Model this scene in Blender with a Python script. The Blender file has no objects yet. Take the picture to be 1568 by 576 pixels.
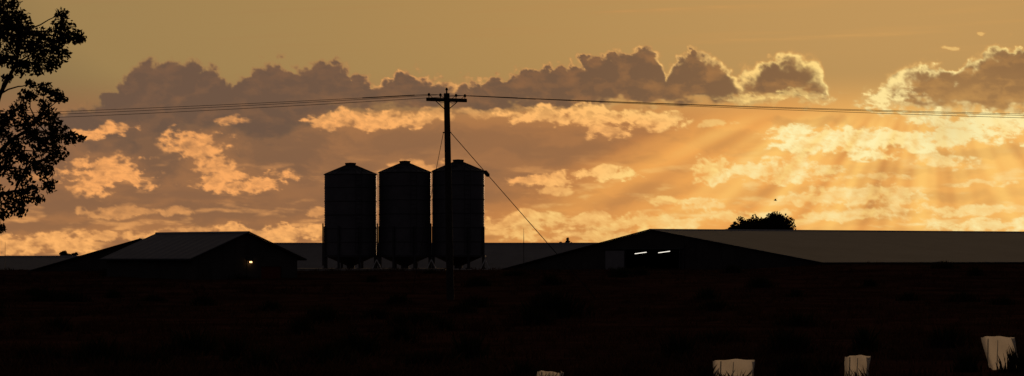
import bpy, math, random
import numpy as np
from mathutils import Vector, Matrix
random.seed(7); rng=np.random.default_rng(7)
S=bpy.context.scene
F=4355.0; HZ=395.0; EYE=2.0
def W(px,py,d): return Vector(((px-784)/F*d, d, EYE+(HZ-py)/F*d))
# ------------------------------------------------------------ materials
def mat(name,col,rough=.8,metal=0,col2=None,scale=3.0,bump=0.0,transl=0,emit=None,spec=.25):
    m=bpy.data.materials.new(name); m.use_nodes=True; nt=m.node_tree; b=nt.nodes['Principled BSDF']
    b.inputs['Roughness'].default_value=rough; b.inputs['Metallic'].default_value=metal
    b.inputs['Base Color'].default_value=(*col,1)
    b.inputs['Specular IOR Level'].default_value=spec
    if col2:
        tc=nt.nodes.new('ShaderNodeTexCoord'); n=nt.nodes.new('ShaderNodeTexNoise'); n.inputs['Scale'].default_value=scale; n.inputs['Detail'].default_value=8
        n.inputs['Roughness'].default_value=.65
        r=nt.nodes.new('ShaderNodeValToRGB'); r.color_ramp.elements[0].position=.35; r.color_ramp.elements[1].position=.68
        r.color_ramp.elements[0].color=(*col,1); r.color_ramp.elements[1].color=(*col2,1)
        nt.links.new(tc.outputs['Object'],n.inputs['Vector']); nt.links.new(n.outputs[0],r.inputs[0]); nt.links.new(r.outputs[0],b.inputs['Base Color'])
        if bump:
            bp=nt.nodes.new('ShaderNodeBump'); bp.inputs['Strength'].default_value=bump; bp.inputs['Distance'].default_value=.1
            nt.links.new(n.outputs[0],bp.inputs['Height']); nt.links.new(bp.outputs[0],b.inputs['Normal'])
    if transl:
        t=nt.nodes.new('ShaderNodeBsdfTranslucent'); t.inputs[0].default_value=(*(col2 or col),1)
        mx=nt.nodes.new('ShaderNodeMixShader'); mx.inputs[0].default_value=transl
        nt.links.new(b.outputs[0],mx.inputs[1]); nt.links.new(t.outputs[0],mx.inputs[2])
        nt.links.new(mx.outputs[0],nt.nodes['Material Output'].inputs[0])
    if emit:
        b.inputs['Emission Color'].default_value=(*emit[0],1); b.inputs['Emission Strength'].default_value=emit[1]
    return m
M_soil=mat('soil',(.048,.019,.012),.95,0,(.16,.066,.038),.30,.5,spec=.0)
M_steel=mat('galvanised_steel',(.13,.126,.14),.5,.35,(.185,.175,.19),1.2)
M_steel_d=mat('weathered_steel',(.07,.067,.072),.6,.3,(.105,.10,.105),2)
M_strut=mat('pale_strut',(.8,.8,.78),.6,.1)
M_wood=mat('weathered_timber',(.035,.028,.022),.9,0,(.07,.055,.045),6)
M_wire=mat('wire',(.05,.05,.05),.6,.5)
M_cer=mat('ceramic',(.06,.04,.03),.4)
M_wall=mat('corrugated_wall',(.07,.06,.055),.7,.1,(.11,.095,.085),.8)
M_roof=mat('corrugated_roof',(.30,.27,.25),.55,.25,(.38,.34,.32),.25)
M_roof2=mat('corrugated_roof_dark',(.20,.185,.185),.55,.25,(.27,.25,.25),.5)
M_trim=mat('ridge_flashing',(.6,.58,.55),.35,.6)
M_door=mat('sliding_door',(.3,.29,.30),.6,.2,(.36,.35,.35),2)
M_red=mat('red_door',(.18,.03,.018),.7)
M_conc=mat('concrete',(.3,.28,.25),.9,0,(.42,.39,.35),2)
M_leaf=mat('leaf',(.04,.035,.018),.8,0,(.07,.055,.025),2,0,.1)
M_leafd=mat('leaf_far',(.035,.022,.012),.9)
M_bark=mat('bark',(.04,.03,.022),.95,0,(.07,.055,.04),8)
M_grass=mat('dry_grass',(.032,.015,.009),.9,0,(.14,.072,.04),.25,0,.06,spec=.0)
M_weed=mat('weed',(.026,.026,.013),.9,0,(.06,.052,.024),.5,0,.05,spec=.0)
M_guard=mat('plastic_sleeve',(.60,.57,.50),.6,0,(.80,.76,.68),5,0,.8)
M_tube=mat('fluorescent',(.9,.9,.9),.5,emit=((1,.93,.80),1.3))
M_lamp=mat('lamp',(.9,.8,.6),.5,emit=((1,.55,.22),3))
M_bird=mat('feathers',(.02,.018,.016),.9)
# ------------------------------------------------------------ helpers
def obj(name,verts,faces,m,parent=None,smooth=False):
    me=bpy.data.meshes.new(name); me.from_pydata([tuple(v) for v in verts],[],faces); me.update()
    ms=m if isinstance(m,(list,tuple)) else [m]
    for x in ms: me.materials.append(x)
    if smooth: me.polygons.foreach_set('use_smooth',[True]*len(me.polygons))
    o=bpy.data.objects.new(name,me); S.collection.objects.link(o)
    if parent: o.parent=parent
    return o
def fast(name,co,tri,m,parent=None,n=3):
    co=np.asarray(co,dtype=np.float32); tri=np.asarray(tri,dtype=np.int32)
    me=bpy.data.meshes.new(name); me.vertices.add(len(co)); me.vertices.foreach_set('co',co.ravel())
    k=len(tri); me.loops.add(k*n); me.loops.foreach_set('vertex_index',tri.ravel())
    me.polygons.add(k); me.polygons.foreach_set('loop_start',np.arange(k,dtype=np.int32)*n)
    me.polygons.foreach_set('loop_total',np.full(k,n,dtype=np.int32)); me.update(calc_edges=True)
    me.materials.append(m); o=bpy.data.objects.new(name,me); S.collection.objects.link(o)
    if parent: o.parent=parent
    return o
def empty(name,loc=(0,0,0)):
    e=bpy.data.objects.new(name,None); S.collection.objects.link(e); return e
class MB:
    def __init__(s): s.v=[]; s.f=[]
    def add(s,v,f):
        k=len(s.v); s.v+= [tuple(x) for x in v]; s.f+=[tuple(i+k for i in q) for q in f]
    def box(s,c,sz,rot=0,tilt=None):
        R=Matrix.Rotation(rot,3,'Z')
        if tilt is not None: R=tilt
        hx,hy,hz=[a/2 for a in sz]; c=Vector(c)
        v=[c+R@Vector((x*hx,y*hy,z*hz)) for x in(-1,1) for y in(-1,1) for z in(-1,1)]
        s.add(v,[(0,1,3,2),(4,6,7,5),(0,4,5,1),(2,3,7,6),(0,2,6,4),(1,5,7,3)])
    def tube(s,pts,rads,n=8,cap=True):
        pts=[Vector(p) for p in pts]
        if not hasattr(rads,'__len__'): rads=[rads]*len(pts)
        v=[];f=[]
        for i,p in enumerate(pts):
            t=(pts[min(i+1,len(pts)-1)]-pts[max(i-1,0)]).normalized()
            a=Vector((0,0,1)) if abs(t.z)<.9 else Vector((1,0,0))
            b=t.cross(a).normalized(); c=t.cross(b)
            for k in range(n):
                an=2*math.pi*k/n; v.append(p+(b*math.cos(an)+c*math.sin(an))*rads[i])
        for i in range(len(pts)-1):
            for k in range(n):
                k2=(k+1)%n; f.append((i*n+k,i*n+k2,(i+1)*n+k2,(i+1)*n+k))
        if cap: f.append(tuple(range(n))); f.append(tuple((len(pts)-1)*n+k for k in range(n)))
        s.add(v,f)
    def lathe(s,c,prof,n=48):
        v=[];f=[]
        for (r,z) in prof:
            for k in range(n):
                a=2*math.pi*k/n; v.append((c[0]+r*math.cos(a),c[1]+r*math.sin(a),z))
        for i in range(len(prof)-1):
            for k in range(n):
                k2=(k+1)%n; f.append((i*n+k,i*n+k2,(i+1)*n+k2,(i+1)*n+k))
        s.add(v,f)
    def make(s,name,m,parent=None,smooth=False): return obj(name,s.v,s.f,m,parent,smooth)
def sm(t): t=np.clip(t,0,1); return t*t*(3-2*t)
# ------------------------------------------------------------ noise
TAB=rng.uniform(0,2*math.pi,(256,256))
def perlin(x,y,seed=0):
    x=x+seed*17.31; y=y+seed*9.77
    xi=np.floor(x).astype(int); yi=np.floor(y).astype(int); xf=x-xi; yf=y-yi
    def g(ix,iy,dx,dy):
        a=TAB[ix%256,iy%256]; return np.cos(a)*dx+np.sin(a)*dy
    u=xf*xf*xf*(xf*(xf*6-15)+10); v=yf*yf*yf*(yf*(yf*6-15)+10)
    a=g(xi,yi,xf,yf); b=g(xi+1,yi,xf-1,yf); c=g(xi,yi+1,xf,yf-1); d=g(xi+1,yi+1,xf-1,yf-1)
    return (a*(1-u)+b*u)*(1-v)+(c*(1-u)+d*u)*v
def fbm(x,y,o=5,seed=0,bil=False,gain=.5):
    t=0;a=1;n=0
    for i in range(o):
        p=perlin(x*2**i,y*2**i,seed+i*3)
        t=t+a*(np.abs(p)*2 if bil else p*1.6); n+=a; a*=gain
    return t/n
# ------------------------------------------------------------ terrain
def H(x,y):
    x=np.asarray(x,float); y=np.asarray(y,float)
    h=1.2*sm((y-100)/72)*(1-sm((y-190)/25))
    h=h+.36*sm((x-14)/8)*sm((y-130)/50)*(1-sm((y-190)/14))
    h=h+.05*fbm(x/6,y/6,3,2)*(y<400)+.03*perlin(x/1.1,y/1.1,5)*(y<260)
    return h
xs=np.concatenate([-np.geomspace(60,4500,24)[::-1],np.arange(-59.5,60,.5),np.geomspace(60,4500,24)])
ys=np.concatenate([np.linspace(-400,30,14),np.arange(31,262,.6),np.geomspace(270,7500,30)])
X,Y=np.meshgrid(xs,ys); Z=H(X,Y)
nx,ny=len(xs),len(ys); idx=np.arange(nx*ny).reshape(ny,nx)
q=np.stack([idx[:-1,:-1],idx[:-1,1:],idx[1:,1:],idx[1:,:-1]],-1).reshape(-1,4)
g=fast('ground',np.stack([X,Y,Z],-1).reshape(-1,3),q,M_soil,None,4)
g.data.polygons.foreach_set('use_smooth',np.ones(len(q),dtype=bool))
# ------------------------------------------------------------ clouds
def clouds():
    st=1.5
    us=np.arange(-620,2190,st); vs=np.arange(-130,412,st)
    U,V=np.meshgrid(us,vs)
    wx=16*fbm(U/70,V/70,4,11)+0; wy=12*fbm(U/60,V/60,4,23)
    u=U+wx; v=V+wy
    top=[(-620,150),(-300,120),(-100,150),(40,190),(100,165),(150,140),(180,128),(212,97),(240,85),(270,80),(300,88),(330,104),(345,120),(375,116),(395,92),(425,88),(450,100),(480,92),(515,84),(540,103),(570,122),(600,106),(625,98),(650,112),(680,116),(700,127),(720,118),(760,118),(800,100),(850,95),(890,90),(920,82),(950,78),(1000,70),(1013,85),(1020,108),(1033,80),(1060,76),(1090,80),(1110,90),(1125,118),(1150,102),(1175,88),(1210,80),(1245,92),(1262,108),(1275,175),(1305,175),(1322,145),(1350,125),(1390,108),(1410,97),(1440,95),(1466,110),(1490,90),(1510,78),(1568,68),(1650,60),(1750,90),(1900,80),(2190,120)]
    bot=[(-620,200),(100,230),(200,245),(330,205),(420,240),(500,178),(700,172),(800,168),(1000,160),(1110,158),(1150,156),(1260,150),(1275,140),(1320,150),(1400,160),(1440,168),(1568,172),(1800,180),(2190,190)]
    T=np.interp(u,*zip(*top)); B=np.interp(u,*zip(*bot))
    bil=fbm(U/38,V/32,5,31,True,.58)
    d=(v-T)+30*(bil-.40)-2
    db=(B-v)+22*fbm(U/40,V/18,4,41)
    hard=np.interp(U,[0,500,620,1000,2190],[15,12,8,5,5])
    D1=sm(d/hard+.2)*sm(db/np.interp(U,[0,500,700,2190],[60,34,18,14])+.35)
    lump=fbm(U/75+.3*bil,V/42,5,131,True,.58)
    body=.86+.22*sm((lump-.12)/.45)-.10*sm((v-T-45)/60)+.24*fbm(U/34,V/22,5,141)
    cov1=D1
    rs=np.interp(U,[0,150,520,600,700,760,1000,1015,1060,1110,1140,1180,1260,1300,1340,1470,1568,2190],[.05,.1,.18,.8,.65,.5,.6,1,.5,.95,1,.85,1,1,1,.95,.85,.5])
    rw=np.interp(U,[0,600,700,780,1000,1015,1030,1060,1110,1140,1175,1220,1250,1300,1340,1400,1450,1500,1568],[3,5,7,3,4,9,6,3,10,16,5,14,20,20,20,12,5,10,4])
    nn=fbm(U/14,V/12,4,51)
    R1=np.exp(-((d-rw*.55+6*nn)/(rw*.75))**2)*rs*sm((db+10)/12)*(.85+1.0*nn)
    Rb=np.exp(-((db-3)/6.)**2)*sm(d/10)*np.interp(U,[0,760,850,1020,1040,1120,1300,2190],[0,0,.5,.5,.1,.6,.8,.8])*sm(.5+1.2*nn)
    P=[(575,184,110,16,.9),(500,192,30,10,.8),(665,180,60,10,.7),(740,172,50,9,.5),(160,200,55,14,.9),(345,182,30,8,.6),(300,222,55,26,.8),(330,252,40,16,.75),(365,275,85,20,.9),
       (165,270,75,32,.9),(130,285,40,10,.7),(200,325,90,9,.5),(60,372,120,22,.85),(170,362,80,12,.7),(420,358,110,16,.85),(290,352,60,8,.5),(640,256,70,16,.6),(490,325,30,8,.5),
       (880,176,130,18,.95),(985,182,70,18,.95),(930,205,30,14,.8),(1095,192,35,6,.5),(840,274,80,10,.85),(925,267,70,10,.95),(845,290,30,8,.6),
       (1092,258,42,24,.75),(1195,262,90,20,.7),(1040,308,60,10,.7),(880,335,130,12,.7),(800,345,100,16,.7),(1000,340,120,14,.6),(960,362,200,10,.7),(600,360,60,14,.6),
       (1210,205,45,20,.9),(1285,218,110,26,1),(1380,215,90,20,1),(1330,232,60,14,1),(1500,195,130,30,1.1),(1440,212,80,18,1),(1420,180,50,10,.7),(1440,245,60,16,.6),
       (1320,300,110,18,.6),(1230,305,60,10,.5),(1140,330,140,12,.6),(1300,330,120,12,.6),(1480,322,140,10,.6),(1540,345,120,14,.7),(1080,318,60,8,.4),(1360,155,48,22,.95),(1200,150,90,12,.7),
       (1700,220,150,25,.8),(1900,300,160,14,.6),(-200,300,200,20,.6),(-150,370,200,16,.6),(1515,282,50,6,.5),(1345,272,60,8,.4)]
    R2=np.zeros_like(U)
    na=fbm(u/52,v/24,6,61,False,.62); nb=fbm(U/16,V/9,4,71,False,.55)
    rid=1-fbm(u/34+.6*na,v/17+.6*na,5,77,True,.6)*1.6
    for (a,b,rx,ry,s) in P:
        r=np.sqrt(((u-a)/rx)**2+((v-b)/ry)**2)
        c=np.clip(1.3-r,0,1)
        k=sm((c+1.25*na+.5*nb-.30)/.50)*sm(c/.3)*s
        k=k*(.62+.72*rid+.5*nb)
        R2=np.maximum(R2,np.clip(k,0,1))
    gs=sm((fbm(U/80,V/17,5,81)-.10)/.4)*sm((V-215)/70)*(.42+.3*sm((V-310)/40))*(.7+.5*rid)
    R2=np.maximum(R2,gs)
    R=np.clip(np.maximum(np.maximum(R1,Rb*.9),R2),0,1)
    G=[(240,240,60,55,.85),(435,225,110,50,.75),(60,240,90,50,.6),(100,315,110,18,.6),(330,325,180,22,.55),(600,300,160,30,.35),(760,215,100,30,.4),(640,215,140,28,.5),(1090,215,80,26,.35),(1000,290,80,16,.3),(1240,185,90,10,.45),(1500,232,110,12,.4),(1380,262,130,12,.3),(1120,290,140,16,.3),(760,300,110,14,.4),(1450,300,90,9,.3),(900,310,180,14,.3),(40,345,90,9,.5),(1540,152,90,16,.6),(870,232,120,18,.35),(1180,232,80,10,.4)]
    D2=np.zeros_like(U)
    for (a,b,rx,ry,s) in G:
        r=np.sqrt(((u-a)/rx)**2+((v-b)/ry)**2)
        D2=np.maximum(D2,sm((1.15-r+.8*na)/.8)*s*.75)
    D2=np.maximum(D2,sm((fbm(U/100,V/26,6,91)+.12)/.55)*.42*sm((V-170)/40)*np.interp(U,[0,600,1568],[.95,.7,.45]))
    D=np.clip(np.maximum(D1*body,D2),0,1)
    stn=.7+.8*fbm(U/60,V/3,3,151)
    st1=np.exp(-((V-(19-(U-920)*.045))/2.2)**2)*sm((U-880)/80)*(1-sm((U-1110)/80))*.30*stn
    st2=np.exp(-((V-(66-(U-1050)*.045))/3.)**2)*sm((U-980)/150)*(1-sm((U-1350)/150))*.20*stn
    st3=sm((1-np.sqrt(((u-1455)/15)**2+((v-71)/4)**2)+.8*nb)/.4)*.6+sm((1-np.sqrt(((u-1498)/8)**2+((v-54)/3.5)**2)+.8*nb)/.4)*.6
    st4=sm((fbm((U+3*V)/260,(V+.04*U)/13,4,161)-.05)/.5)*.07*(1-sm((V-60)/40))
    R=np.clip(R+st1+st2+st3+st4,0,1)
    su,sv=1425,40
    rr=np.sqrt(((U-1450)/1.9)**2+((V-220)*1.0)**2)
    gl=np.exp(-(rr/270)**1.5)
    gl=np.clip(.64*gl+.32*sm((U-250)/1250)+.17*sm((V-270)/110),0,1)
    ang=np.arctan2(V-sv,-(U-su)); ray=perlin(ang*6.0,ang*0+3.3,5)*1.4+.55*perlin(ang*15,ang*0+1.3,6)
    rmask=sm((V-160)/50)*np.exp(-(rr/520)**2)*(1-.6*sm((V-310)/80))*(1-.6*sm((U-1300)/120))
    gl=np.clip(gl+ray*rmask*.62+.04*na,0,1)
    D=np.clip(D-ray*rmask*.45,0,1)
    veil=np.clip(sm((V-105)/95),0,1)
    edge=sm((U+600)/250)*(1-sm((U-1950)/230))*sm((V+125)/60)
    sunthin=.22*np.exp(-(((U-1450)/45)**2+((V-197)/26)**2))
    alpha=np.clip(np.maximum(np.maximum(veil*.97,cov1),R)-sunthin,0,1)*edge
    dirs=np.stack([(U-784)/F,np.ones_like(U),(HZ-V)/F],-1); dirs/=np.linalg.norm(dirs,axis=-1,keepdims=True)
    co=dirs.reshape(-1,3)*6000; co[:,2]+=EYE
    ny,nx=U.shape; idx=np.arange(nx*ny).reshape(ny,nx)
    q=np.stack([idx[:-1,:-1],idx[:-1,1:],idx[1:,1:],idx[1:,:-1]],-1).reshape(-1,4)
    m=bpy.data.materials.new('cloud_layer'); m.use_nodes=True; nt=m.node_tree; nt.nodes.clear()
    L=nt.links.new
    o=fast('clouds',co,q,m,None,4)
    for nm,arr in(('thickness_map',D),('lit_map',R),('scatter_map',gl),('cover_map',alpha)):
        at=o.data.attributes.new(nm,'FLOAT','POINT'); at.data.foreach_set('value',arr.ravel().astype(np.float32))
    def A(nm):
        a=nt.nodes.new('ShaderNodeAttribute'); a.attribute_name=nm; return a.outputs['Fac']
    def ramp(src,stops):
        r=nt.nodes.new('ShaderNodeValToRGB'); e=r.color_ramp.elements
        e[0].position=stops[0][0]; e[0].color=(*stops[0][1],1); e[1].position=stops[-1][0]; e[1].color=(*stops[-1][1],1)
        for p,c in stops[1:-1]: x=e.new(p); x.color=(*c,1)
        L(src,r.inputs[0]); return r.outputs[0]
    def mix(f,a,b):
        x=nt.nodes.new('ShaderNodeMix'); x.data_type='RGBA'; L(f,x.inputs[0]); L(a,x.inputs[6]); L(b,x.inputs[7]); return x.outputs[2]
    sc=A('scatter_map')
    veilc=ramp(sc,[(0,(.34,.155,.066)),(.35,(.55,.225,.068)),(.7,(.88,.39,.092)),(1,(1.0,.57,.15))])
    dark=ramp(sc,[(0,(.158,.092,.058)),(.35,(.182,.100,.054)),(.7,(.255,.134,.058)),(1,(.46,.24,.08))])
    lit=ramp(sc,[(0,(.95,.40,.12)),(.35,(1.0,.51,.155)),(.7,(1.0,.69,.23)),(1,(1.0,.86,.42))])
    c=mix(A('lit_map'),mix(A('thickness_map'),veilc,dark),lit)
    em=nt.nodes.new('ShaderNodeEmission'); L(c,em.inputs[0])
    tr=nt.nodes.new('ShaderNodeBsdfTransparent'); mx=nt.nodes.new('ShaderNodeMixShader')
    L(A('cover_map'),mx.inputs[0]); L(tr.outputs[0],mx.inputs[1]); L(em.outputs[0],mx.inputs[2])
    out=nt.nodes.new('ShaderNodeOutputMaterial'); L(mx.outputs[0],out.inputs[0])
    m.cycles.emission_sampling='NONE'
clouds()
# ------------------------------------------------------------ sheds
def gable_shed(name,P0,e1,e2,hw,L,zr,ze,zr_w,zg,roofm,openings=(),zl=None,trim=True):
    e=empty(name); P0=Vector((P0[0],P0[1],0)); e1=Vector((*e1,0)); e2=Vector((*e2,0)); Zv=Vector((0,0,1))
    ze2=zl if zl is not None else ze
    def roofz(s): return zr+(ze-zr)*s/hw if s>0 else zr+(ze2-zr)*(-s)/hw
    w=MB(); cuts=sorted(set([-hw,0,hw]+[c for o_ in openings for c in o_[:2]]))
    for a,b in zip(cuts[:-1],cuts[1:]):
        zb=zg
        for o_ in openings:
            if a>=o_[0]-1e-6 and b<=o_[1]+1e-6: zb=o_[2]
        w.add([P0+e1*a+Zv*zb,P0+e1*b+Zv*zb,P0+e1*b+Zv*(roofz(b)-.03),P0+e1*a+Zv*(roofz(a)-.03)],[(0,1,2,3)])
    s=-hw+.4
    while s<hw-.3:
        if not any(o_[0]-.1<s<o_[1]+.1 for o_ in openings):
            c=P0+e1*s-e2*.02; w.add([c-e1*.03+Zv*zg,c+e1*.03+Zv*zg,c+e1*.03+Zv*(roofz(s)-.06),c-e1*.03+Zv*(roofz(s)-.06)],[(0,1,2,3)])
        s+=.76
    for sg,zz in((-1,ze2),(1,ze)):
        a=P0+e1*hw*sg; b=a+e2*L
        w.add([a+Zv*zg,b+Zv*zg,b+Zv*(zz-.03),a+Zv*(zz-.03)],[(0,1,2,3)])
    a=P0+e2*L
    w.add([a-e1*hw+Zv*zg,a+e1*hw+Zv*zg,a+e1*hw+Zv*(ze-.03),a+Zv*(zr-.03),a-e1*hw+Zv*(ze2-.03)],[(0,1,2,3,4)])
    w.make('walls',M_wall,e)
    r=MB(); ov=.3
    for sg,zz in((-1,ze2),(1,ze)):
        n=int((L+2*ov)/.38); v=[];f=[]
        sl=(zz-zr)/hw
        for i in range(n+1):
            y=-ov+(L+2*ov)*i/n; k=.018*(i%2)
            for t in (0,.5,1.0):
                s=t*(hw+ov); v.append(P0+e1*s*sg+e2*y+Zv*(zr+sl*s+k))
        for i in range(n):
            for j in range(2):
                f.append((i*3+j,i*3+j+1,i*3+4+j,i*3+3+j))
        r.add(v,f)
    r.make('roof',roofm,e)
    if trim:
        t=MB(); a=P0-e2*(ov+.02)+Zv*(zr+.02); t.tube([a,a+e2*(L+2*ov)],.07,6); t.make('ridge_cap',M_trim,e)
        t=MB()
        for sg,zz in((-1,ze2),(1,ze)):
            sl=(zz-zr)/hw; t.tube([P0-e2*(ov+.03)+Zv*(zr+.03),P0-e2*(ov+.03)+e1*sg*(hw+ov)+Zv*(zr+sl*(hw+ov)+.03)],.035,4)
            g0=P0+e1*sg*(hw+ov+.05)-e2*ov+Zv*(zr+sl*(hw+ov)); t.tube([g0,g0+e2*(L+2*ov)],.06,6)
        t.make('fascia_and_gutter',M_steel_d,e)
    return e,P0,e1,e2
n=math.hypot(32,22); E2=(32/n,22/n); E1=(E2[1],-E2[0])
e,P0,e1,e2=gable_shed('poultry_shed',(10.66,215),E1,E2,19.5,75,4.12,1.68,0,-.3,M_roof,[(-3.44,3.44,2.68)],zl=1.1)
Zv=Vector((0,0,1))
b=MB(); b.add([P0+e1*-5.95-e2*.1+Zv*.2,P0+e1*-3.5-e2*.1+Zv*.2,P0+e1*-3.5-e2*.1+Zv*2.55,P0+e1*-5.95-e2*.1+Zv*2.55],[(0,1,2,3)]); b.make('sliding_door',M_door,e)
b=MB(); b.tube([P0+e1*-6.2-e2*.12+Zv*2.68,P0+e1*3.8-e2*.12+Zv*2.68],.06,6)
for s in(-3.44,3.44,): b.tube([P0+e1*s-e2*.1,P0+e1*s-e2*.1+Zv*2.7],.06,6)
b.tube([P0+e1*3.9-e2*.1,P0+e1*3.9-e2*.1+Zv*3.1],.05,6)
b.make('door_frame',M_steel_d,e)
b=MB()
for px,py in((981,387.5),(1017,386)):
    c=W(px,py,219.5); b.tube([c+Vector((-.46,-.3,-.06)),c+Vector((.46,.3,.06))],.028,6)
b.make('fluorescent_tubes',M_tube,e)
gable_shed('poultry_shed',(-32,262),(-.03,-1),(1,-.03),9,54,3.32,.9,0,-.3,M_roof2,trim=True)
gable_shed('storage_shed',(-62,232),(0,-1),(1,0),7,32,2.1,.85,0,-.3,M_roof2)
gable_shed('machinery_shed',(-22.2,170),(1,0),(0,1),7.8,14,3.1,.85,0,-.2,M_roof2)
th=math.radians(40); c,s_=math.cos(th),math.sin(th)
A=Vector(((295-784)/29.6,147,0)); hw=3.33
e,P0,e1,e2=gable_shed('barn',(A.x+c*hw,A.y+s_*hw),(c,s_),(-s_,c),hw,8.3,3.32,2.03,0,.1,M_roof2,[(1.0,2.3,1.55)])
b=MB(); b.add([P0+e1*1.0+e2*.05+Zv*.3,P0+e1*2.3+e2*.05+Zv*.3,P0+e1*2.3+e2*.05+Zv*1.55,P0+e1*1.0+e2*.05+Zv*1.55],[(0,1,2,3)]); b.make('door',M_red,e)
b=MB(); lp=P0+e1*.25-e2*.12+Zv*1.78; b.box(lp,(.11,.08,.08),th); b.make('wall_lamp_lens',M_lamp,e)
b=MB(); b.box(lp+Vector((0,0,.1)),(.3,.2,.05),th); b.box(lp+e2*.09,(.06,.12,.06),th); b.make('wall_lamp_hood',M_steel_d,e)
# ------------------------------------------------------------ silos
K=F/180
def silo(px,eave,peak):
    e=empty('grain_silo'); cx=(px-784)/K; cy=180+1.7; R=1.66
    ze=2+(HZ-eave)/K; zt=2+(HZ-peak)/K; zb=2.12
    b=MB(); prof=[]; z=zb; i=0
    while z<ze:
        prof.append((R+(.012 if i%2 else -.012),z)); z+=.075; i+=1
    prof.append((R,ze)); b.lathe((cx,cy),prof,64); b.make('corrugated_body',M_steel,e,True)
    b=MB(); b.lathe((cx,cy),[(R+.06,ze-.04),(R+.07,ze),(.34,zt-.12),(.34,zt),(.36,zt+.02),(.36,zt+.07),(0,zt+.1)],48)
    for k in range(24):
        a=2*math.pi*k/24; d=Vector((math.cos(a),math.sin(a),0)); b.tube([Vector((cx,cy,ze+.03))+d*R,Vector((cx,cy,zt-.09))+d*.36],.018,4)
    b.make('conical_roof',M_steel_d,e)
    b=MB()
    for zz in np.linspace(zb,ze,7)[1:-1]: b.lathe((cx,cy),[(R,zz-.03),(R+.03,zz-.02),(R+.03,zz+.02),(R,zz+.03)],64)
    b.make('hoops',M_steel_d,e)
    b=MB(); b.lathe((cx,cy),[(R-.02,zb),(.25,zb-.62),(.25,zb-.8),(0,zb-.8)],40); b.make('hopper_cone',M_steel_d,e)
    b=MB()
    for k in range(8):
        a=2*math.pi*(k+.5)/8; p=Vector((cx+(R+.07)*math.cos(a),cy+(R+.07)*math.sin(a),0))
        b.box((p.x,p.y,(1.3+4.0)/2),(.12,.12,2.7),a); b.box((p.x,p.y,1.33),(.3,.3,.05),a)
    b.lathe((cx,cy),[(R-.04,zb-.06),(R+.1,zb-.06),(R+.1,zb+.06),(R-.04,zb+.06)],48)
    b.make('support_legs',M_steel_d,e)
    b=MB()
    for sx in(-.35,.35):
        b.tube([(cx+R+.06,cy-R*.6,1.9),(cx+R+.06+sx*.8,cy-R*.6-.1,1.32)],.035,5)
    b.make('braces',M_strut,e)
    b=MB()
    a=math.radians(-70); lx,ly=cx+(R+.16)*math.cos(a),cy+(R+.16)*math.sin(a)
    tx,ty=-math.sin(a)*.2,math.cos(a)*.2
    for s in(-1,1): b.tube([(lx+tx*s,ly+ty*s,2.3),(lx+tx*s,ly+ty*s,ze+.25)],.02,5)
    z=2.4
    while z<ze: b.tube([(lx-tx,ly-ty,z),(lx+tx,ly+ty,z)],.014,4); z+=.3
    b.make('ladder',M_steel_d,e)
    b=MB(); a=math.radians(-110)
    b.box((cx+R*.55*math.cos(a),cy+R*.55*math.sin(a),ze+(zt-ze)*.42),(.5,.4,.12),0); b.make('inspection_hatch',M_steel_d,e)
    b=MB(); b.tube([(cx-R-.08,cy-.4,1.5),(cx-R-.08,cy-.4,4.2)],.05,6); b.make('fill_pipe',M_steel_d,e)
silo(534.5,266,250); silo(618.5,263,247); silo(701,261,245)
b=MB(); b.box((-9.8,181.6,1.24),(8.2+3,5.6,.18)); b.make('concrete_slab',M_conc)
# ------------------------------------------------------------ pole + wires
def pole(x,y,zt,full=True):
    e=empty('utility_pole'); gz=float(H(x,y)); xb=x+ .16
    b=MB(); b.tube([(xb,y,gz-.3),(x,y,zt)],[.165,.125],14); b.make('timber_post',M_wood,e,True)
    yaw=math.radians(30); d=Vector((math.cos(yaw),math.sin(yaw),0))
    b=MB(); b.box((x,y-.17,zt-.28),(1.9,.11,.13),yaw); b.box((x,y+.17,zt-.28),(1.9,.11,.13),yaw)
    for s in(-1,1): b.tube([Vector((x,y,zt-.32))+d*.55*s,Vector((x,y,zt-.75))],.02,5)
    b.make('crossarm',M_wood,e)
    b=MB(); at=[]
    for s in(-.85,-.3,.45,.88):
        p=Vector((x,y,zt-.2))+d*s; b.tube([p,p+Zv*.06,p+Zv*.08,p+Zv*.16,p+Zv*.19],[.015,.02,.055,.05,.02],8); at.append(p+Zv*.13)
    p=Vector((x,y,zt)); b.tube([p-Zv*.02,p+Zv*.12,p+Zv*.14,p+Zv*.24],[.03,.03,.06,.03],8)
    b.make('insulators',M_cer,e); return e,at
tp=W(684,143,120)
e0,at0=pole(tp.x,120,tp.z)
eL,atL=pole(tp.x-100,123,tp.z+.1)
eR,atR=pole(tp.x+100,124,tp.z-.3)
def span(a,c,sag,name,par,r=.010):
    b=MB(); pts=[]
    for i in range(81):
        t=i/80; t=t; p=a.lerp(c,t); p.z-=4*sag*t*(1-t); pts.append(p)
    b.tube(pts,r,5); b.make(name,M_wire,par)
sl=[1.36,1.5,1.60]; sr=[.93,1.0,1.14]
for i,(a,c2) in enumerate(zip([at0[0],at0[1],at0[3]],[atL[0],atL[1],atL[3]])):
    span(a,c2,sl[i],'conductor',e0)
for i,(a,c2) in enumerate(zip([at0[0],at0[2],at0[3]],[atR[0],atR[2],atR[3]])):
    span(a,c2,sr[i],'conductor',e0)
b=MB()
for a,c2,sg,t0,t1,sag in((at0[0],atL[0],1,.006,.028,sl[0]),(at0[3],atR[3],1,.008,.03,sr[2]),(at0[2],atR[2],1,.006,.026,sr[1])):
    pts=[]
    for t in(t0,(t0+t1)/2,t1):
        p=a.lerp(c2,t); p.z-=4*sag*t*(1-t); pts.append(p)
    b.tube(pts,.022,6)
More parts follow.
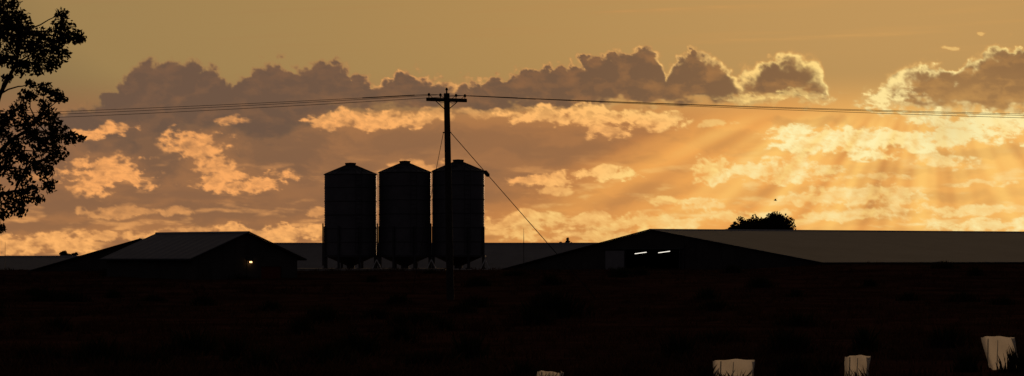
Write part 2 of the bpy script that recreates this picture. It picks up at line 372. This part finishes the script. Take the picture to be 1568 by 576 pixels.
for a,c2 in((at0[0],at0[2]),(at0[1],at0[3])):
    pts=[]
    for i in range(13):
        t=i/12; p=a.lerp(c2,t); p.z-=.13+.9*t*(1-t)-.13*abs(2*t-1); p.y-=.3*math.sin(math.pi*t); pts.append(p)
    b.tube(pts,.011,5)
b.make('jumpers',M_wire,e0)
b=MB(); a=W(690,203,120); c2=Vector((3.6,121,float(H(3.6,121)))); b.tube([a,c2],.016,5)
p=a.lerp(c2,.245); dr=(c2-a).normalized(); b.tube([p-dr*.16,p-dr*.1,p+dr*.1,p+dr*.16],[.03,.09,.09,.03],8)
a2=W(679,203,120); c3=Vector((-4.5,128,float(H(-4.5,128)))); b.tube([a2,c3],.012,5)
b.tube([a-Vector((.33,0,0)),a+Vector((.03,0,0))],.03,6)
b.make('stay_wires',M_wire,e0)
# ------------------------------------------------------------ masts
for px,pt,pb,d,r in((802,350,402,205,.022),(8,370,400,200,.015)):
    e=empty('antenna_mast'); t=W(px,pt,d); b=MB(); b.tube([(t.x,d,.5),(t.x,d,t.z-.8),(t.x,d,t.z)],[r*1.3,r,r*.5],6)
    b.box((t.x,d,.6),(.3,.3,.3)); b.make('mast',M_steel_d,e)
# ------------------------------------------------------------ leaves/trees
def leaves(name,centers,rads,counts,size,m,parent):
    C=[];
    for c,r,k in zip(centers,rads,counts):
        p=rng.normal(0,1,(k,3)); p/=np.linalg.norm(p,axis=1,keepdims=True); p*=r*rng.uniform(0,1,(k,1))**.5
        C.append(np.array(c)+p*np.array([1,1,.8]))
    C=np.concatenate(C); k=len(C)
    a=rng.normal(0,1,(k,3)); a/=np.linalg.norm(a,axis=1,keepdims=True)
    b_=np.cross(a,rng.normal(0,1,(k,3))); b_/=np.linalg.norm(b_,axis=1,keepdims=True)
    L=size*rng.uniform(.6,1.3,(k,1)); Wd=L*rng.uniform(.4,.65,(k,1))
    v=np.stack([C-a*L/2,C+b_*Wd/2-a*L*.05,C+a*L/2,C-b_*Wd/2-a*L*.05],1).reshape(-1,3)
    return fast(name,v,np.arange(k*4).reshape(k,4),m,parent,4)
def limb(b,p0,p1,r0,r1,bend=.12,n=7):
    p0=Vector(p0);p1=Vector(p1);L=(p1-p0).length; o1=Vector(rng.normal(0,1,3))*L*bend; pts=[];rr=[]
    for i in range(n):
        t=i/(n-1); p=p0.lerp(p1,t)+o1*t*(1-t)*2+Vector(rng.normal(0,1,3))*L*.012*(0<i<n-1); pts.append(p); rr.append(r0+(r1-r0)*t)
    b.tube(pts,rr,7); return pts
e=empty('gum_tree'); d0=60.; k0=F/d0
tb=Vector((-12.6,60,float(H(-12.6,60))-.1))
b=MB(); tr=limb(b,tb,(-12.3,60.1,3.4),.27,.19,.03)
mains=[]
for tgt,r in(((-10.3,59.7,6.7),.10),((-10.1,60.3,4.9),.08),((-10.4,59.5,3.4),.07),((-12.2,60.3,8.6),.14),((-14.6,60.4,7.2),.12),((-14.9,59.4,4.8),.10),((-12.5,61.9,6.0),.1),((-12.2,58.2,6.0),.1)):
    mains.append(limb(b,tr[-1]+Vector((0,0,random.uniform(-.8,0))) if tgt[2]<7 else tr[-1],tgt,r,.028,.10,9))
allp=[p for m_ in mains for p in m_[2:]]
vis=[(5,18,22),(30,30,22),(38,52,24),(68,58,22),(98,42,20),(95,22,13),(116,56,16),(62,82,22),(92,84,18),(28,72,22),(8,58,22),(8,90,20),(30,105,18),(55,102,18),(78,100,14),(62,138,16),(86,146,16),(42,148,16),(100,152,9),(25,165,16),(12,182,20),(40,190,22),(72,178,20),(90,198,20),(112,212,15),(60,220,22),(20,220,22),(88,236,18),(50,248,20),(70,264,16),(28,270,20),(8,255,20),(44,290,18),(78,284,15),(18,305,20),(55,305,12),(8,326,16),(28,322,14),(0,350,9),(-5,200,20),(-8,290,20),(-10,40,25),(-12,90,20),(98,60,14),(122,60,9),(-6,4,20),(20,5,12),(125,212,7),(80,215,16),(68,160,12),(48,128,9),(50,70,18),(80,72,16),(15,40,18),(48,206,14),(34,240,14),(75,248,12),(10,238,14),(36,308,10),(10,120,9)]
cs=[];rs=[];cn=[]
for x,y,r in vis:
    dd=60+rng.uniform(-1.0,1.0); x+=rng.normal(0,2); p=W(x,y,dd); cs.append(p); rs.append(r/k0*1.0); cn.append(int(r*r*.50)+14)
for i in range(190):
    while 1:
        p=rng.uniform(-1,1,3)
        if .3<np.linalg.norm(p)<1: break
    p=Vector((-12.7+p[0]*3.6,60+p[1]*3.2,5.9+p[2]*3.5))
    px=784+p.x/p.y*F
    if px>-22: continue
    cs.append(p); rs.append(.34); cn.append(75)
for c_ in cs:
    q=min(allp,key=lambda a:(a-c_).length*(1.0 if a.z<c_.z+.2 else 1.6)); limb(b,q,c_,.02,.006,.10,6)
b.make('trunk_and_branches',M_bark,e,True)
leaves('foliage',cs,rs,cn,.105,M_leaf,e)
def tree(px,ytop,d,wpx,hpx,seed,nl=60,name='tree'):
    k=F/d; e=empty(name); c=W(px,ytop+hpx*.5,d); rx=wpx/2/k; rz=hpx/2/k; gz=float(H(c.x,d)) if d<1000 else 0
    b=MB(); t=limb(b,(c.x,d,gz-.1),(c.x+.1,d,c.z-rz*.5),.25,.16,.02)
    cs=[];rs=[];cn=[]
    for i in range(nl):
        p=rng.normal(0,1,3); p/=np.linalg.norm(p); p*=rng.uniform(.3,.88)
        if p[2]<-.75: continue
        q=Vector((c.x+p[0]*rx,d+p[1]*rx,c.z+p[2]*rz)); cs.append(q); rs.append(rx*.27*rng.uniform(.7,1.2)); cn.append(130)
        if i%3==0: limb(b,t[-1],q,.08,.02,.08,5)
    b.make('trunk_and_branches',M_bark,e); leaves('foliage',cs,rs,cn,max(.22,rx*.10),M_leafd,e)
tree(1181,324,340,84,66,1,190); tree(1141,330,338,50,60,2,100); tree(1122,336,342,28,46,3,55)
tree(867,363,330,20,26,4,26,'shrub'); tree(100,380,300,28,30,5,20,'shrub'); tree(113,383,302,22,26,6,14,'shrub')
# ------------------------------------------------------------ bird
e=empty('bird'); p=W(1187,307,350); b=MB()
b.tube([p+Vector((-.18,0,.05)),p+Vector((-.12,0,.04)),p,p+Vector((.12,0,-.02)),p+Vector((.24,0,-.05))],[.02,.045,.06,.04,.015],8); b.make('body',M_bird,e,True)
b=MB()
for s in(-1,1): b.add([p+Vector((-.08,0,.04)),p+Vector((.1,0,.02)),p+Vector((.12,s*.25,.18)),p+Vector((-.03,s*.28,.2)),p+Vector((.15,s*.5,.12))],[(0,1,2,3),(3,2,4)])
b.make('wings',M_bird,e)
# ------------------------------------------------------------ grass
def blades(name,P,h,w,m,lean=.35):
    k=len(P); a=rng.uniform(0,2*math.pi,k); ln=rng.normal(0,lean,(k,2))*h[:,None]
    dx=np.cos(a)*w/2; dy=np.sin(a)*w/2
    v=np.zeros((k,4,3)); 
    v[:,0]=P+np.stack([-dx,-dy,0*dx-.02],1); v[:,1]=P+np.stack([dx,dy,0*dx-.02],1)
    v[:,2]=P+np.stack([ln[:,0]*.45+dx*.6,ln[:,1]*.45+dy*.6,h*.6],1); v[:,3]=P+np.stack([ln[:,0],ln[:,1],h],1)
    base=np.arange(k)[:,None]*4; tri=np.concatenate([base+np.array([[0,1,2]]),base+np.array([[0,2,3]])],0)
    return fast(name,v.reshape(-1,3),tri,m)
nt_=15000
yy=44+ (rng.uniform(0,1,nt_)**1.5)*135; xx=rng.uniform(-.23,.23,nt_)*yy
dens=fbm(xx/7,yy/14,4,9); keep=dens>-.12+.25*rng.uniform(-1,1,nt_); yy=yy[keep]; xx=xx[keep]; k=len(yy)
per=9; xx=np.repeat(xx,per)+rng.normal(0,.10,k*per); yy=np.repeat(yy,per)+rng.normal(0,.10,k*per)
hh=np.repeat(rng.uniform(.06,.26,k),per)*rng.uniform(.6,1.2,k*per)
blades('grass',np.stack([xx,yy,H(xx,yy)],1),hh,rng.uniform(.012,.03,k*per),M_grass)
wx=[];wy=[];wh=[]
cl=[(W(850,440,95).x,95,.95,1.6),(W(835,440,99).x,98,.8,1.2),(W(1210,500,60).x,60,.55,.8),(W(1040,500,56).x,56,.6,.5),(W(720,520,57).x,57,.55,.5),(W(1480,540,49.5).x,49.5,.38,.4),(W(1560,560,49).x,49,.5,.4),(W(1265,560,46.5).x,46.3,.38,.3),(W(1080,570,45.5).x,45.2,.3,.25),(W(800,570,46).x,46,.4,.4),(W(400,560,50).x,50,.45,.6),(W(150,540,55).x,55,.5,.8),(W(1215,560,46).x,46,.5,.5)]
for i in range(60):
    y=rng.uniform(52,165); cl.append((rng.uniform(-.19,.19)*y,y,rng.uniform(.25,.6),rng.uniform(.3,1.2)))
for x,y,h,r in cl:
    k=int(230*r+90); wx.append(rng.normal(x,r*.35,k)); wy.append(rng.normal(y,r*.35,k)); wh.append(h*rng.uniform(.35,1.1,k)*np.exp(-((wx[-1]-x)/(r*.9))**2))
wx=np.concatenate(wx);wy=np.concatenate(wy);wh=np.concatenate(wh)
blades('weeds',np.stack([wx,wy,H(wx,wy)],1),wh,rng.uniform(.015,.04,len(wx)),M_weed,.25)
# ------------------------------------------------------------ tree guards: torn plastic sleeves, open on the far side
def guard(px,ytop,d,wpx,tilt,yaw,zbot=0):
    e=empty('tree_guard'); k=F/d; p=W(px,ytop,d); gz=float(H(p.x,d)); h=p.z-gz; w=wpx/k
    n=44; rows=16; v=[];f=[]
    for j in range(rows+1):
        t=j/rows
        for i in range(n+1):
            a=math.radians(-190+200*i/n); cx,cy=math.cos(a),math.sin(a)
            q=1/ (abs(cx)**5+abs(cy)**5)**(1/5); r=w/2*q*(1+.03*math.sin(2*a+3*t+px)+.012*math.sin(5*a+5*t+px))
            z=zbot+(h-zbot)*t+(.016*math.sin(a*2+px)+.005*math.sin(7*a))*(t if t>.8 else 0)+(.02*math.sin(3*a+px)+.01*math.sin(8*a))*(t<.01)
            x=cx*r; y=cy*r*.7+.012*math.sin(7*t+3*a); xr=x*math.cos(yaw)-y*math.sin(yaw); yr=x*math.sin(yaw)+y*math.cos(yaw)
            v.append((p.x+xr+tilt*(z-h),d+yr,gz-.02+z))
    m_=n+1
    for j in range(rows):
        for i in range(n):
            f.append((j*m_+i,j*m_+i+1,(j+1)*m_+i+1,(j+1)*m_+i))
    obj('plastic_sleeve',v,f,M_guard,e,True)
    b=MB(); b.tube([(p.x-w*.3,d-.02,gz-.1),(p.x-w*.3+.01,d-.02,gz+h*.93)],.012,6); b.tube([(p.x,d,gz),(p.x+.02,d+.01,gz+h*.9)],[.012,.006],6); b.make('stake_and_stem',M_wood,e)
guard(1123,549,45.3,62,0,.1); guard(1312,543,46.2,38,.05,.4); guard(1526,514,50.8,48,-.25,.2,.04); guard(842,567,45.0,38,.05,.3)
# ------------------------------------------------------------ world, sun, camera
sun_el=math.radians(2.6); az=math.atan((1450-784)/F)
w=bpy.data.worlds.new('World'); S.world=w; w.use_nodes=True; nt=w.node_tree; bg=nt.nodes['Background']
sky=nt.nodes.new('ShaderNodeTexSky'); sky.sky_type='NISHITA'; sky.sun_disc=False; sky.sun_elevation=sun_el; sky.sun_rotation=az
sky.dust_density=4.0; sky.air_density=1.0; sky.ozone_density=1.0
bw=nt.nodes.new('ShaderNodeRGBToBW'); ml=nt.nodes.new('ShaderNodeMath'); ml.operation='MULTIPLY'; ml.inputs[1].default_value=.04
rp=nt.nodes.new('ShaderNodeValToRGB'); el=rp.color_ramp.elements
el[0].position=0; el[0].color=(0.010,0.010,0.012,1); el[1].position=.9; el[1].color=(.62,.35,.12,1)
for p_,c_ in((.05,(.032,.028,.031)),(.12,(.10,.074,.05)),(.22,(.345,.220,.083)),(.45,(.44,.258,.088))):
    x=el.new(p_); x.color=(*c_,1)
nt.links.new(sky.outputs[0],bw.inputs[0]); nt.links.new(bw.outputs[0],ml.inputs[0]); nt.links.new(ml.outputs[0],rp.inputs[0]); nt.links.new(rp.outputs[0],bg.inputs[0]); bg.inputs[1].default_value=1
l=bpy.data.lights.new('sun','SUN'); l.energy=2.5; l.angle=math.radians(.5); l.color=(1,.6,.32)
lo=bpy.data.objects.new('sun',l); S.collection.objects.link(lo)
dv=Vector((math.sin(az)*math.cos(sun_el),math.cos(az)*math.cos(sun_el),math.sin(sun_el)))
lo.rotation_euler=dv.to_track_quat('Z','Y').to_euler()
cam=bpy.data.cameras.new('camera'); co=bpy.data.objects.new('camera',cam); S.collection.objects.link(co)
co.location=(0,0,EYE); co.rotation_euler=(math.radians(90),0,0); cam.lens=100; cam.sensor_width=36; cam.sensor_fit='HORIZONTAL'
cam.shift_y=(HZ-288)/1568; cam.clip_start=.5; cam.clip_end=20000; S.camera=co
S.view_settings.view_transform='Standard'; S.view_settings.look='None'; S.view_settings.exposure=0
